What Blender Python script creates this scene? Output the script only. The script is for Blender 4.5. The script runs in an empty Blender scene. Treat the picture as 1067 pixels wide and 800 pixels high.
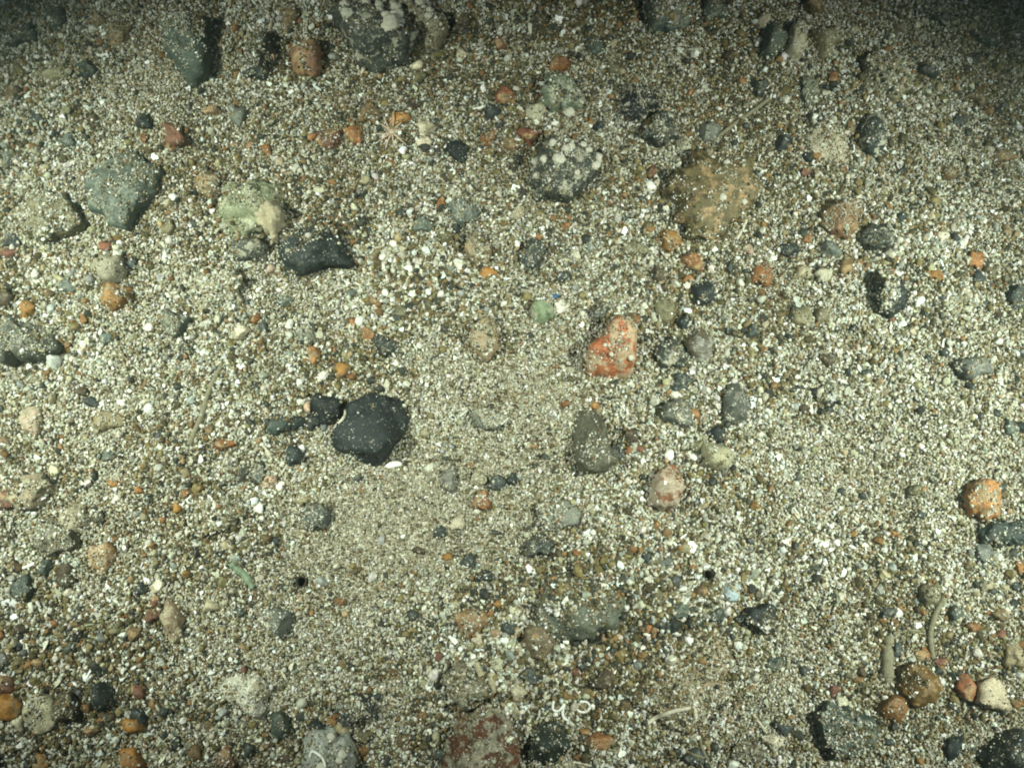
import bpy, bmesh, math
import numpy as np
from mathutils import Vector
from mathutils.bvhtree import BVHTree

R = math.radians
scene = bpy.context.scene
col = scene.collection
rng = np.random.default_rng(7)

# ------------------------------------------------------------------ camera
TILT, DIST, FOC = R(13), 0.80, 35.0
cd = bpy.data.cameras.new('camera'); cam = bpy.data.objects.new('camera', cd); col.objects.link(cam)
cd.lens = FOC; cd.sensor_width = 36; cd.clip_start = 0.01; cd.clip_end = 50
cam.location = (0, -DIST*math.sin(TILT), DIST*math.cos(TILT)); cam.rotation_euler = (TILT, 0, 0)
scene.camera = cam

# ------------------------------------------------------------------ light: dim water light, two lamps of the camera vehicle
w = bpy.data.worlds.new('World'); scene.world = w; w.use_nodes = True
nt = w.node_tree; bg = nt.nodes['Background']
sky = nt.nodes.new('ShaderNodeTexSky'); sky.sky_type = 'NISHITA'; sky.sun_disc = False
sky.sun_elevation = R(35); sky.sun_rotation = R(300)
nt.links.new(sky.outputs[0], bg.inputs[0]); bg.inputs[1].default_value = 0.02

def spot(name, loc, aim, power, angle, color, radius=0.03, blend=1.0):
    l = bpy.data.lights.new(name, 'SPOT'); o = bpy.data.objects.new(name, l); col.objects.link(o)
    l.energy = power; l.spot_size = R(angle); l.spot_blend = blend; l.color = color; l.shadow_soft_size = radius
    o.location = loc
    o.rotation_euler = (Vector(aim)-Vector(loc)).to_track_quat('-Z', 'Y').to_euler()
spot('vehicle_lamp', (-0.66, 0.02, 0.74), (-0.25, 0.01, 0), 82, 55, (0.875, 1.0, 0.85))
spot('vehicle_lamp', (0.68, -0.10, 0.74), (0.25, -0.035, 0), 90, 56, (0.875, 1.0, 0.86))

vs = scene.view_settings
vs.view_transform = 'Standard'; vs.look = 'None'; vs.exposure = 0.0; vs.gamma = 1.0; vs.use_curve_mapping = False
scene.render.engine = 'CYCLES'
scene.cycles.max_bounces = 4
scene.cycles.filter_width = 2.0

HAZE = 0.16                     # density of the water

# ------------------------------------------------------------------ helpers
def px(u, v):
    """a photo pixel (1067 x 800) onto the plane of the sea floor"""
    u = np.asarray(u, float); v = np.asarray(v, float)
    a = (u-533.5)/1067*36/FOC; b = (400-v)/1067*36/FOC
    ct, st = math.cos(TILT), math.sin(TILT)
    dx = a; dy = b*ct+st; dz = b*st-ct
    t = -cam.location.z/dz
    return np.stack([dx*t+cam.location.x, dy*t+cam.location.y], -1)
def topx(x, y):
    """floor point back to photo pixel"""
    ct, st = math.cos(TILT), math.sin(TILT)
    vx = x; vy = y-cam.location.y; vz = -cam.location.z
    yy = vy*ct+vz*st; zz = -vy*st+vz*ct
    return 533.5+vx/-zz*FOC/36*1067, 400-yy/-zz*FOC/36*1067
S = 0.80*36/FOC/1067            # metres per pixel in mid-picture

def _hash(ix, iy, iz, seed):
    h = (ix.astype(np.int64)*374761393+iy.astype(np.int64)*668265263+iz.astype(np.int64)*2147483647+seed*974711) & 0xffffffff
    h = ((h ^ (h >> 13))*1274126177) & 0xffffffff
    h = ((h ^ (h >> 16))*2246822519) & 0xffffffff
    return ((h ^ (h >> 15)) & 0xffffff)/float(0xffffff)*2-1
def vnoise(P, seed=0):
    P = np.asarray(P, float); i = np.floor(P).astype(np.int64); f = P-i; f = f*f*f*(f*(f*6-15)+10)
    r = 0
    for dx in (0, 1):
        for dy in (0, 1):
            for dz in (0, 1):
                wgt = (f[..., 0] if dx else 1-f[..., 0])*(f[..., 1] if dy else 1-f[..., 1])*(f[..., 2] if dz else 1-f[..., 2])
                r = r+wgt*_hash(i[..., 0]+dx, i[..., 1]+dy, i[..., 2]+dz, seed)
    return r
def fbm(P, oct=4, seed=0, gain=.5):
    r, a = 0, 1.
    for k in range(oct):
        r = r+a*vnoise(np.asarray(P)*2.03**k+17.3*k, seed+k); a *= gain
    return r
def xy0(x, y): return np.stack([x, y, np.zeros_like(x)], -1)

HOLES = [(315, 606, 4.6), (739, 599, 4.4)]
HXY = [(px(u, v), r*S) for u, v, r in HOLES]
def ground_z(x, y):
    x = np.asarray(x, float); y = np.asarray(y, float)
    z = 0.009*fbm(xy0(x*4.5, y*4.5), 3, 11)+0.0028*fbm(xy0(x*24, y*24), 3, 23)+0.0011*fbm(xy0(x*85, y*85), 2, 29)
    for c, r in HXY:
        d = np.hypot(x-c[0], y-c[1])
        z = z-0.022*(1/(1+np.exp((d-r*1.05)/(r*.16))))
    return z

ICO = {}
def ico(s):
    if s not in ICO:
        bm = bmesh.new(); bmesh.ops.create_icosphere(bm, subdivisions=s, radius=1)
        bm.verts.ensure_lookup_table()
        ICO[s] = (np.array([v.co[:] for v in bm.verts]), [tuple(v.index for v in f.verts) for f in bm.faces]); bm.free()
    return ICO[s]
def mesh(name, V, F, mat=None, smooth=True):
    me = bpy.data.meshes.new(name); me.from_pydata(np.asarray(V).tolist(), [], F)
    if smooth: me.polygons.foreach_set('use_smooth', [True]*len(me.polygons))
    if mat: me.materials.append(mat)
    me.update(); return me
def link(name, me, loc=(0, 0, 0), parent=None):
    o = bpy.data.objects.new(name, me); col.objects.link(o); o.location = loc
    if parent: o.parent = parent
    return o
def tag(o, label=None, cat=None, group=None, kind=None):
    for k, v in (('label', label), ('category', cat), ('group', group), ('kind', kind)):
        if v: o[k] = v
    return o

# ------------------------------------------------------------------ materials
def N(nt, t, **kw):
    n = nt.nodes.new(t)
    for k, v in kw.items():
        if k in n.inputs: n.inputs[k].default_value = v
        else: setattr(n, k, v)
    return n
def ramp(nt, src, p0, p1, c0=(0, 0, 0, 1), c1=(1, 1, 1, 1)):
    r = nt.nodes.new('ShaderNodeValToRGB'); e = r.color_ramp.elements
    e[0].position, e[1].position = p0, p1; e[0].color, e[1].color = c0, c1
    nt.links.new(src, r.inputs[0]); return r.outputs[0]
def mix(nt, fac, a, b, mode='MIX'):
    m = nt.nodes.new('ShaderNodeMix'); m.data_type = 'RGBA'; m.blend_type = mode
    for i, s in ((0, fac), (6, a), (7, b)):
        if isinstance(s, (int, float)): m.inputs[i].default_value = s
        elif isinstance(s, tuple): m.inputs[i].default_value = s
        else: nt.links.new(s, m.inputs[i])
    return m.outputs[2]
def math_(nt, op, a, b):
    m = nt.nodes.new('ShaderNodeMath'); m.operation = op
    for i, s in ((0, a), (1, b)):
        if isinstance(s, (int, float)): m.inputs[i].default_value = s
        else: nt.links.new(s, m.inputs[i])
    return m.outputs[0]
def new_mat(name):
    m = bpy.data.materials.new(name); m.use_nodes = True
    return m, m.node_tree, m.node_tree.nodes['Principled BSDF']
SILT = (0.34, 0.305, 0.205, 1)
def stone_mat(name, second=(.5, .45, .35), two=0.0, speck=(.5, .48, .4), speckle=0.0, rough=.62, scale=1.0, contrast=.45):
    """colour and silt amount come from the object's own colour and alpha"""
    m, nt, b = new_mat(name); L = nt.links
    oi = N(nt, 'ShaderNodeObjectInfo'); tc = N(nt, 'ShaderNodeTexCoord')
    add = N(nt, 'ShaderNodeVectorMath', operation='ADD'); L.new(tc.outputs['Object'], add.inputs[0])
    cmb = N(nt, 'ShaderNodeCombineXYZ'); L.new(oi.outputs['Random'], cmb.inputs[0]); L.new(oi.outputs['Random'], cmb.inputs[1])
    L.new(cmb.outputs[0], add.inputs[1]); v = add.outputs[0]
    def noise(sc, det=4, rgh=.6):
        n = N(nt, 'ShaderNodeTexNoise', Scale=sc, Detail=det, Roughness=rgh); L.new(v, n.inputs['Vector']); return n.outputs[0]
    base = oi.outputs['Color']
    if two > 0: base = mix(nt, ramp(nt, noise(85*scale, 3), .62-two*.25, .66-two*.2), base, tuple(second)+(1,))
    n1 = ramp(nt, noise(160*scale), .3, .72, (1-contrast,)*3+(1,), (1+contrast, 1+contrast, 1+contrast, 1))
    c = mix(nt, 1.0, base, n1, 'MULTIPLY')
    n2 = ramp(nt, noise(900*scale, 3, .7), .35, .68, (.55, .55, .55, 1), (1.35, 1.33, 1.28, 1))
    c = mix(nt, 1.0, c, n2, 'MULTIPLY')
    if speckle > 0:
        vo = N(nt, 'ShaderNodeTexVoronoi', Scale=420*scale); L.new(v, vo.inputs['Vector'])
        s = ramp(nt, vo.outputs[0], .0, .18+speckle*.3, (1, 1, 1, 1), (0, 0, 0, 1))
        sp = ramp(nt, noise(300*scale, 2), .5-speckle*.25, .58-speckle*.2)
        c = mix(nt, math_(nt, 'MULTIPLY', math_(nt, 'MULTIPLY', s, sp), .9), c, tuple(speck)+(1,))
    # film of silt that has settled on faces that look up
    g = N(nt, 'ShaderNodeNewGeometry'); sx = N(nt, 'ShaderNodeSeparateXYZ'); L.new(g.outputs['Normal'], sx.inputs[0])
    up = ramp(nt, sx.outputs[2], .2, .8)
    nz = noise(330, 5, .78)
    thr = math_(nt, 'SUBTRACT', math_(nt, 'ADD', nz, math_(nt, 'MULTIPLY', oi.outputs['Alpha'], .34)), .62)
    sm = math_(nt, 'MULTIPLY', ramp(nt, thr, .0, .16), up)
    sc = mix(nt, noise(1500, 2), (0.22, 0.195, 0.125, 1), (0.46, 0.42, 0.30, 1))
    c = mix(nt, math_(nt, 'MULTIPLY', sm, .8), c, sc)
    L.new(c, b.inputs['Base Color']); b.inputs['Roughness'].default_value = rough
    b.inputs['Specular IOR Level'].default_value = .3
    bp = N(nt, 'ShaderNodeBump', Strength=.55, Distance=.0012); L.new(noise(520*scale, 5, .7), bp.inputs['Height'])
    L.new(bp.outputs[0], b.inputs['Normal'])
    return m
MAT = {
    'plain': stone_mat('stone'),
    'dark': stone_mat('basalt', speckle=.28, speck=(.42, .42, .34), contrast=.3),
    'crust': stone_mat('crusted_stone', second=(.36, .34, .26), two=.22, speckle=.45, speck=(.6, .57, .47)),
    'orange': stone_mat('orange_stone', second=(.42, .29, .18), two=.6, speckle=.2, speck=(.7, .66, .55), contrast=.4),
    'warm': stone_mat('rusty_stone', second=(.30, .20, .10), two=.35, contrast=.5),
    'green': stone_mat('green_stone', second=(.36, .36, .25), two=.45, contrast=.35),
    'pink': stone_mat('pink_quartz', second=(.24, .11, .055), two=.3, rough=.35, contrast=.3),
    'glass': stone_mat('glassy_stone', second=(.24, .235, .20), two=.3, rough=.2, contrast=.4),
    'pale': stone_mat('pale_stone', second=(.34, .29, .19), two=.35, contrast=.3),
    'redrock': stone_mat('red_brown_rock', second=(.27, .24, .17), two=.55, speckle=.4, contrast=.6),
}
COL = {  # base colour, material, colour word
    'black': ((.016, .021, .020), 'dark', 'black'), 'dark': ((.036, .044, .042), 'dark', 'dark grey'),
    'crust': ((.038, .044, .038), 'crust', 'dark encrusted'),
    'dgreen': ((.050, .066, .054), 'dark', 'dark green-grey'), 'grey': ((.15, .155, .135), 'plain', 'grey'),
    'teal': ((.105, .125, .105), 'plain', 'blue-green grey'), 'olive': ((.16, .14, .075), 'plain', 'olive'),
    'tan': ((.29, .245, .15), 'plain', 'tan'), 'beige': ((.40, .36, .25), 'pale', 'beige'),
    'cream': ((.56, .50, .37), 'pale', 'cream'), 'brown': ((.135, .09, .042), 'warm', 'brown'),
    'dbrown': ((.06, .042, .024), 'plain', 'dark brown'), 'rust': ((.21, .09, .03), 'warm', 'rust-brown'),
    'orange': ((.29, .132, .048), 'warm', 'orange'), 'red': ((.21, .078, .042), 'warm', 'red'),
    'rbrown': ((.15, .065, .04), 'warm', 'reddish brown'), 'pink': ((.42, .30, .215), 'pale', 'pinkish'),
    'green': ((.17, .24, .15), 'green', 'pale green'), 'white': ((.74, .72, .64), 'pale', 'white'),
    'amber': ((.30, .145, .035), 'warm', 'amber'), 'blue': ((.34, .40, .44), 'pale', 'pale blue'),
    'vblue': ((.05, .12, .24), 'plain', 'blue'), 'glass': ((.10, .085, .06), 'glass', 'glassy grey'),
}
# shell, tube and lump materials
def simple_mat(name, c0, c1, scale, rough=.5, bump=.4):
    m, nt, b = new_mat(name); tc = N(nt, 'ShaderNodeTexCoord')
    n = N(nt, 'ShaderNodeTexNoise', Scale=scale, Detail=5, Roughness=.65); nt.links.new(tc.outputs['Object'], n.inputs['Vector'])
    nt.links.new(ramp(nt, n.outputs[0], .3, .7, c0+(1,), c1+(1,)), b.inputs['Base Color']); b.inputs['Roughness'].default_value = rough
    b.inputs['Specular IOR Level'].default_value = .35
    bp = N(nt, 'ShaderNodeBump', Strength=bump, Distance=.0008); nt.links.new(n.outputs[0], bp.inputs['Height']); nt.links.new(bp.outputs[0], b.inputs['Normal'])
    return m
M_LUMP = simple_mat('pale_encrusting_growth', (.42, .39, .29), (.74, .70, .58), 700, .7, .7)
M_SHELL = simple_mat('white_shell', (.55, .53, .46), (.82, .80, .73), 500, .35)
M_TUBE = simple_mat('silty_tube', (.11, .095, .05), (.26, .235, .155), 600, .8, .8)
M_TUBEPALE = simple_mat('pale_tube', (.38, .33, .23), (.60, .55, .43), 600, .6)
M_STAR = simple_mat('pale_pink_skin', (.38, .26, .175), (.56, .43, .32), 600, .6)
M_SPONGE = simple_mat('cream_sponge', (.20, .165, .095), (.46, .40, .27), 260, .85, 1.0)
M_HOLE = simple_mat('burrow_lining', (.02, .017, .011), (.06, .05, .03), 500, .9)

def ground_mat():
    m, nt, b = new_mat('sandy_silt'); L = nt.links; tc = N(nt, 'ShaderNodeTexCoord'); v = tc.outputs['Object']
    n = N(nt, 'ShaderNodeTexNoise', Scale=900, Detail=4, Roughness=.7); L.new(v, n.inputs['Vector'])
    vo = N(nt, 'ShaderNodeTexVoronoi', Scale=480); L.new(v, vo.inputs['Vector'])
    c = mix(nt, ramp(nt, n.outputs[0], .35, .65), (.13, .105, .06, 1), (.36, .32, .21, 1))
    hs = N(nt, 'ShaderNodeSeparateColor'); L.new(vo.outputs['Color'], hs.inputs[0])
    c = mix(nt, ramp(nt, hs.outputs[0], .55, .95), c, (.55, .5, .38, 1))
    c = mix(nt, ramp(nt, hs.outputs[1], .8, .95), c, (.07, .05, .03, 1))
    L.new(c, b.inputs['Base Color']); b.inputs['Roughness'].default_value = .9
    bp = N(nt, 'ShaderNodeBump', Strength=1, Distance=.002); bp.invert = True
    L.new(vo.outputs['Distance'], bp.inputs['Height']); L.new(bp.outputs[0], b.inputs['Normal'])
    return m
def grain_mat(name, rough=.55):
    m, nt, b = new_mat(name); L = nt.links
    a = N(nt, 'ShaderNodeAttribute', attribute_type='INSTANCER', attribute_name='gcol')
    tc = N(nt, 'ShaderNodeTexCoord'); n = N(nt, 'ShaderNodeTexNoise', Scale=3.5, Detail=4, Roughness=.65); L.new(tc.outputs['Object'], n.inputs['Vector'])
    c = mix(nt, 1.0, a.outputs['Color'], ramp(nt, n.outputs[0], .3, .7, (.6, .58, .55, 1), (1.2, 1.2, 1.18, 1)), 'MULTIPLY')
    L.new(c, b.inputs['Base Color']); b.inputs['Roughness'].default_value = rough; b.inputs['Specular IOR Level'].default_value = .4
    return m
M_GRAIN = grain_mat('sand_grain')

# ------------------------------------------------------------------ sea floor sheet
def axis(lo, hi, step, far, grow=1.25):
    a = list(np.arange(lo, hi+step*.5, step)); s = step
    while a[-1] < far: s *= grow; a.append(a[-1]+s)
    s = step
    while a[0] > -far: s *= grow; a.insert(0, a[0]-s)
    return np.array(a)
gx, gy = axis(-.62, .62, .0026, 12), axis(-.46, .52, .0026, 12)
X, Y = np.meshgrid(gx, gy); Z = ground_z(X, Y)
nx, ny = len(gx), len(gy)
I = np.arange(nx*ny).reshape(ny, nx)
F = np.stack([I[:-1, :-1], I[:-1, 1:], I[1:, 1:], I[1:, :-1]], -1).reshape(-1, 4)
tag(link('seabed', mesh('seabed', np.stack([X, Y, Z], -1).reshape(-1, 3), F.tolist(), ground_mat())), kind='structure')

# ------------------------------------------------------------------ stones
STONES = []                    # (object, verts in world, faces, dust)
def outline(u, v, a, b, ang, seed, irr=.12, n=18):
    r = np.random.default_rng(seed); t = np.linspace(0, 2*math.pi, n, endpoint=False)
    p1, p2, p3 = r.uniform(0, 6.28, 3)
    k = 1+irr*(np.cos(2*t+p1)*.5+np.cos(3*t+p2)*.8+np.cos(5*t+p3)*.5)
    x = a/2*np.cos(t)*k; y = b/2*np.sin(t)*k; c, s = math.cos(R(ang)), math.sin(R(ang))
    return [(u+x[i]*c-y[i]*s, v+x[i]*s+y[i]*c) for i in range(n)]
def stone(name, poly, ckey, dust=.3, seed=1, hk=.42, expose=.22, facets=7, rough=.07, sub=3, boxy=.72, mat=None, tint=None, lean=None, ragged=.18):
    r = np.random.default_rng(seed)
    P = px([p[0] for p in poly], [p[1] for p in poly])
    nxt = np.roll(P, -1, 0); cr = P[:, 0]*nxt[:, 1]-nxt[:, 0]*P[:, 1]; A = cr.sum()/2
    c = ((P+nxt)*cr[:, None]).sum(0)/(6*A)
    Q = (P-c)*1.06; Q2 = np.roll(Q, -1, 0); E = Q2-Q
    th = np.linspace(-math.pi, math.pi, 181); rad = np.zeros_like(th)
    for i, t in enumerate(th):
        d = np.array([math.cos(t), math.sin(t)])
        den = d[0]*E[:, 1]-d[1]*E[:, 0]; den = np.where(abs(den) < 1e-12, 1e-12, den)
        s = (Q[:, 0]*E[:, 1]-Q[:, 1]*E[:, 0])/den; q = (Q[:, 0]*d[1]-Q[:, 1]*d[0])/den
        ok = (s > 0) & (q >= -1e-6) & (q <= 1+1e-6); rad[i] = s[ok].max() if ok.any() else abs(Q).max()
    rad = (rad+np.roll(rad, 1)+np.roll(rad, -1))/3
    size = math.sqrt(abs(A)/math.pi); H = size*2*hk
    D, Fc = ico(sub); rxy = np.hypot(D[:, 0], D[:, 1]); T = np.arctan2(D[:, 1], D[:, 0])
    rad = rad*(1+ragged*fbm(np.stack([np.cos(th)*2.6, np.sin(th)*2.6, th*0+seed*3.1], -1), 4, seed, .65))
    rr = np.interp(T, th, rad)*rxy**boxy; V = np.stack([np.cos(T)*rr, np.sin(T)*rr, np.sign(D[:, 2])*abs(D[:, 2])**.8*H], -1)
    for k in range(facets):
        n = r.normal(size=3); n[2] = abs(n[2])*.9+.25; n[2] *= size/H; n /= np.linalg.norm(n)
        d = V@n; lim = d.max()*r.uniform(.62, .92); V -= np.outer(np.clip(d-lim, 0, None)*.92, n)
    o3 = r.uniform(0, 50, 3)
    V += D*(size*rough*1.35*fbm(V/size*1.7+o3, 4, seed))[:, None]
    V += D*(size*rough*.5*fbm(V/size*7+o3, 2, seed+9))[:, None]
    gz = float(ground_z(c[0], c[1])); top = V[:, 2].max()
    loc = np.array([c[0], c[1], gz+.0008+expose*H-0.0*top])
    base, mk, word = COL[ckey]; me = mesh(name, V, Fc, mat or MAT[mk])
    o = link(name, me, loc)
    k = r.uniform(.82, 1.2); t = tint or base
    o.color = (min(1, t[0]*k*r.uniform(.94, 1.06)), min(1, t[1]*k), min(1, t[2]*k*r.uniform(.94, 1.06)), dust*.4 if lean else dust)
    dust = min(1, dust+(.2 if sub > 3 else .06)) if dust > .04 else dust
    STONES.append((o, V+loc, Fc, dust, lean, loc, size))
    return o

LUMP = []
for s in range(4):
    D, Fc = ico(3); V = D*(1+.26*fbm(D*2.6+s*9, 4, 50+s, .6))[:, None]; V[:, 2] *= .8
    LUMP.append(mesh('lump', V, Fc, M_LUMP))
def bvh(V, F): return BVHTree.FromPolygons([Vector(p) for p in V], F)
def lumps(o, spots, name='encrusting_lump'):
    rec = [s for s in STONES if s[0] is o][0]; t = bvh(rec[1], rec[2])
    for i, (u, v, d) in enumerate(spots):
        p = px(u, v); h = t.ray_cast(Vector((p[0], p[1], .3)), Vector((0, 0, -1)))
        z = h[0].z if h[0] else float(ground_z(p[0], p[1]))+.002
        c = link(name, LUMP[i % 4], Vector((p[0], p[1], z+d*S*.12))-o.location, o); k = d*S*.5
        c.scale = (k*1.05, k*.95, k*.85); c.rotation_euler = (0, 0, i*1.7)

# the large stones one can name: (outline, colour, dust, options, label, short name used by the labels around it)
BIG = []
def big(name, poly, ck, dust, label, short, cat='rock', lump=None, **kw):
    kw.setdefault('sub', 4); kw.setdefault('seed', 300+len(BIG))
    o = stone(name, poly, ck, dust, **kw); tag(o, label, cat)
    xs, ys = [p[0] for p in poly], [p[1] for p in poly]
    BIG.append((short, sum(xs)/len(xs), sum(ys)/len(ys)))
    if lump: lumps(o, lump)
    return o
def el(u, v, a, b, ang=0, seed=1, irr=.12): return outline(u, v, a, b, ang, seed, irr)

big('rock', [(348,466),(355,450),(363,441),(366,427),(380,419),(393,415),(407,419),(423,427),(425,441),(418,454),(419,462),(414,477),(403,486),(384,484),(372,477),(354,472)],
    'black', .02, 'large black angular rock with pale specks lying clean on smooth sand', 'the large black rock', facets=7, expose=.4, hk=.32, seed=47, rough=.07, boxy=.5, ragged=.05)
big('rock', [(613,368),(628,355),(634,340),(644,335),(655,339),(660,352),(659,378),(654,391),(640,396),(622,395),(613,390)],
    'orange', .12, 'bright orange-red rock with pinkish patches and tiny white barnacles', 'the orange-red rock', expose=.3, facets=3, boxy=.5, ragged=.06, mat=MAT['orange'], tint=(.37, .125, .05),
    lump=[(627,369,4), (634,377,5), (645,357,4), (654,380,6), (641,364,3)])
big('rock', [(600,432),(608,429),(622,433),(630,448),(632,465),(640,480),(632,492),(610,494),(601,482),(598,455)],
    'grey', .12, 'smooth grey-olive block with straight sides standing out of fine sand', 'the grey-olive block', expose=.4, tint=(.10, .098, .065), ragged=.05)
big('rock', [(690,487),(703,490),(715,508),(712,522),(700,531),(682,532),(671,518),(678,502)],
    'pink', .1, 'glossy pink quartz stone with a rusty red edge', 'the pink quartz stone', mat=MAT['pink'], expose=.35, tint=(.36, .285, .205))
big('rock', [(288,262),(300,240),(330,226),(358,232),(373,256),(362,281),(330,282),(296,292)],
    'black', .34, 'long dark rock with its upper face buried in sand', 'the sand-topped dark rock', expose=.2, hk=.28, rough=.13, ragged=.14, lean=(0,-1))
big('rock', [(232,228),(240,206),(262,196),(290,198),(306,212),(302,230),(280,240),(262,252),(242,258),(233,246)],
    'green', .2, 'pale green rock with silty crust beside crumpled cream sponge', 'the pale green rock', rough=.13, ragged=.22, expose=.12, hk=.34, tint=(.215, .225, .14))
big('rock', [(244,262),(258,248),(278,250),(284,264),(276,274),(252,276)], 'crust', .3,
    'small black speckled rock tucked under the pale green rock', 'the black speckled rock', expose=.25, sub=3)
big('rock', [(95,203),(106,184),(122,170),(150,165),(172,184),(166,208),(150,224),(140,237),(116,232),(104,222)],
    'teal', .35, 'broad blue-green grey rock with flat speckled top', 'the blue-green rock', expose=.25, hk=.32, tint=(.075, .098, .085))
big('rock', [(172,20),(195,12),(222,28),(223,65),(219,90),(208,99),(196,88),(180,62)],
    'dgreen', .5, 'tall dark green slab tapering to a blunt tip, patched with sand', 'the tapering dark slab', expose=.25, lean=(0,-.4))
big('rock', [(255,48),(272,40),(287,52),(286,78),(274,91),(259,85)], 'dark', .4,
    'dark grey block close beside the tapering dark slab', 'the dark grey block', expose=.3)
big('rock', [(356,28),(372,16),(398,12),(424,14),(434,40),(427,66),(405,81),(376,74),(360,56)],
    'crust', .3, 'black rock crowned with clumps of round white growths', 'the white-crowned rock', expose=.45,
    lump=[(362,18,9), (366,28,11), (369,40,13), (387,25,10), (398,24,11), (413,20,16), (416,32,15), (400,32,9), (412,49,19), (407,40,10), (367,56,6), (421,42,9)])
big('rock', [(420,6),(440,0),(458,8),(466,32),(458,54),(440,60),(428,48)], 'olive', .55,
    'olive rock with pale lumps touching the white-crowned rock', 'the lumpy olive rock', tint=(.13, .12, .08),
    lump=[(437,9,12), (449,21,9), (448,29,8), (443,15,7)])
big('rock', [(548,186),(556,166),(574,153),(600,150),(622,158),(636,174),(632,190),(616,204),(590,209),(560,207)],
    'crust', .3, 'broad black rock scattered with cream barnacle lumps', 'the barnacled black rock', expose=.25, hk=.36,
    lump=[(558,174,9), (566,177,9), (581,180,13), (594,163,8), (606,160,8), (621,170,12), (619,180,10), (560,188,8), (588,167,9), (612,166,7), (600,190,6), (575,160,7)])
big('rock', [(692,198),(708,182),(722,166),(745,153),(770,156),(784,176),(782,208),(772,238),(744,256),(718,240),(704,218)],
    'brown', .13, 'broad flat brown slab with cream crusts beside a thin stick', 'the brown slab', hk=.15, expose=.22, ragged=.24, rough=.1, tint=(.125, .098, .045),
    lump=[(748,214,9), (772,216,7), (755,175,7), (741,168,6)])
big('rock', [(898,70),(912,56),(936,58),(948,78),(944,102),(924,112),(902,100)], 'tan', .6,
    'flat olive-tan slab blurred with silt near the dark speckled pebble', 'the silty tan slab', hk=.3, tint=(.21, .18, .105))
big('rock', el(860,150,46,42,20,5), 'beige', .35, 'smooth rounded beige stone beside the dark speckled cobble', 'the smooth beige stone', expose=.05, hk=.22, rough=.06, facets=3)
big('rock', el(907,141,30,38,-25,6), 'crust', .15, 'dark speckled cobble beside the smooth beige stone', 'the dark speckled cobble', sub=3)
big('rock', el(55,228,62,46,5,7), 'olive', .45, 'rounded olive-tan cobble with a shaded flank near the blue-green rock', 'the olive cobble', expose=.2, hk=.34, rough=.04, facets=4, tint=(.15, .13, .07))
big('rock', [(-14,345),(10,338),(40,340),(60,340),(70,348),(66,366),(50,376),(20,376),(-12,372)], 'grey', .35,
    'long grey stone with a dark knobbly end', 'the long grey stone', expose=.4, tint=(.12, .125, .11))
big('rock', el(121,285,31,27,0,9), 'beige', .2, 'smooth beige cobble resting against the rusty stone', 'the smooth beige cobble', expose=.45, rough=.03, facets=4, tint=(.36, .32, .22), sub=3)
big('rock', el(127,314,28,36,15,10,.2), 'amber', .35, 'rusty orange stone below the smooth beige cobble', 'the rusty orange stone', sub=3)
big('rock', el(225,308,62,50,10,11), 'tan', .85, 'low fibrous mound of silt-covered stone', 'the silt-covered mound', hk=.22, rough=.14)
big('rock', el(230,533,58,42,-10,12), 'tan', .85, 'low silt-covered stone next to a tiny white ring', 'the low silty stone', hk=.25)
big('rock', el(242,492,38,28,-10,13), 'grey', .6, 'sand-dusted grey stone with a dark rim', 'the sand-dusted grey stone', hk=.34)
big('rock', [(12,508),(24,496),(48,497),(70,510),(62,520),(48,528),(28,531),(14,522)], 'pink', .4,
    'flat tan-pink flagstone with a pointed end', 'the flat tan-pink stone', hk=.28, tint=(.30, .235, .165), expose=.4)
big('rock', el(58,560,48,36,-15,15), 'olive', .45, 'grey-olive cobble near the flat tan-pink stone', 'the grey-olive cobble', tint=(.14, .135, .09))
big('rock', el(110,582,26,30,20,16), 'amber', .4, 'beige and orange two-toned cobble', 'the two-toned cobble', sub=3, mat=MAT['orange'], tint=(.30, .17, .06))
big('rock', el(51,741,33,41,8,17,.06), 'tan', .15, 'round pale tan cobble set in a dark ring of shadow', 'the round tan cobble', rough=.03, facets=3, expose=.3, ragged=.03, tint=(.33, .30, .19))
big('rock', el(12,736,34,24,0,18), 'amber', .1, 'amber pebble beside the round tan cobble', 'the amber pebble', cat='pebble', sub=3)
big('rock', el(76,735,32,30,0,19), 'dbrown', .35, 'dark brown cobble against the round tan cobble', 'the dark brown cobble', sub=3)
big('rock', el(114,725,28,26,-30,20), 'black', .05, 'round black pebble standing clear of the sand by brown pebbles', 'the round black pebble', cat='pebble', expose=.4, sub=3)
big('rock', el(142,789,32,30,0,21), 'orange', .15, 'rounded orange cobble with a rough top', 'the orange cobble', sub=3, tint=(.32, .15, .04))
big('rock', el(184,648,21,44,-12,22), 'pink', .3, 'upright pinkish brown oblong stone', 'the pinkish oblong stone', tint=(.24, .165, .105), sub=3)
big('rock', [(228,716),(245,703),(267,700),(278,715),(276,740),(262,743),(246,730)], 'cream', .35,
    'large pale cream stone with a smooth bluish patch', 'the large cream stone', hk=.28, tint=(.50, .47, .37))
big('rock', [(318,770),(330,758),(350,756),(366,768),(372,790),(362,806),(334,808),(318,796)], 'grey', .3,
    'pale blue-grey stone carrying white worm curls', 'the pale blue-grey stone', tint=(.26, .275, .26), expose=.3,
    lump=[(340,795,9), (360,783,9), (357,789,6), (349,765,8)])
big('rock', el(375,738,38,32,10,25,.2), 'dark', .6, 'dark stone with a cap of pale sand', 'the sand-capped dark stone', lean=(0,-.6))
big('rock', el(291,756,22,32,15,26), 'dgreen', .25, 'dark green oblong stone with a pale chip', 'the dark green oblong stone', sub=3)
big('rock', el(290,648,38,28,-15,27), 'grey', .55, 'half buried grey stone with one dark edge', 'the half buried grey stone', lean=(-.6,.2))
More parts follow.
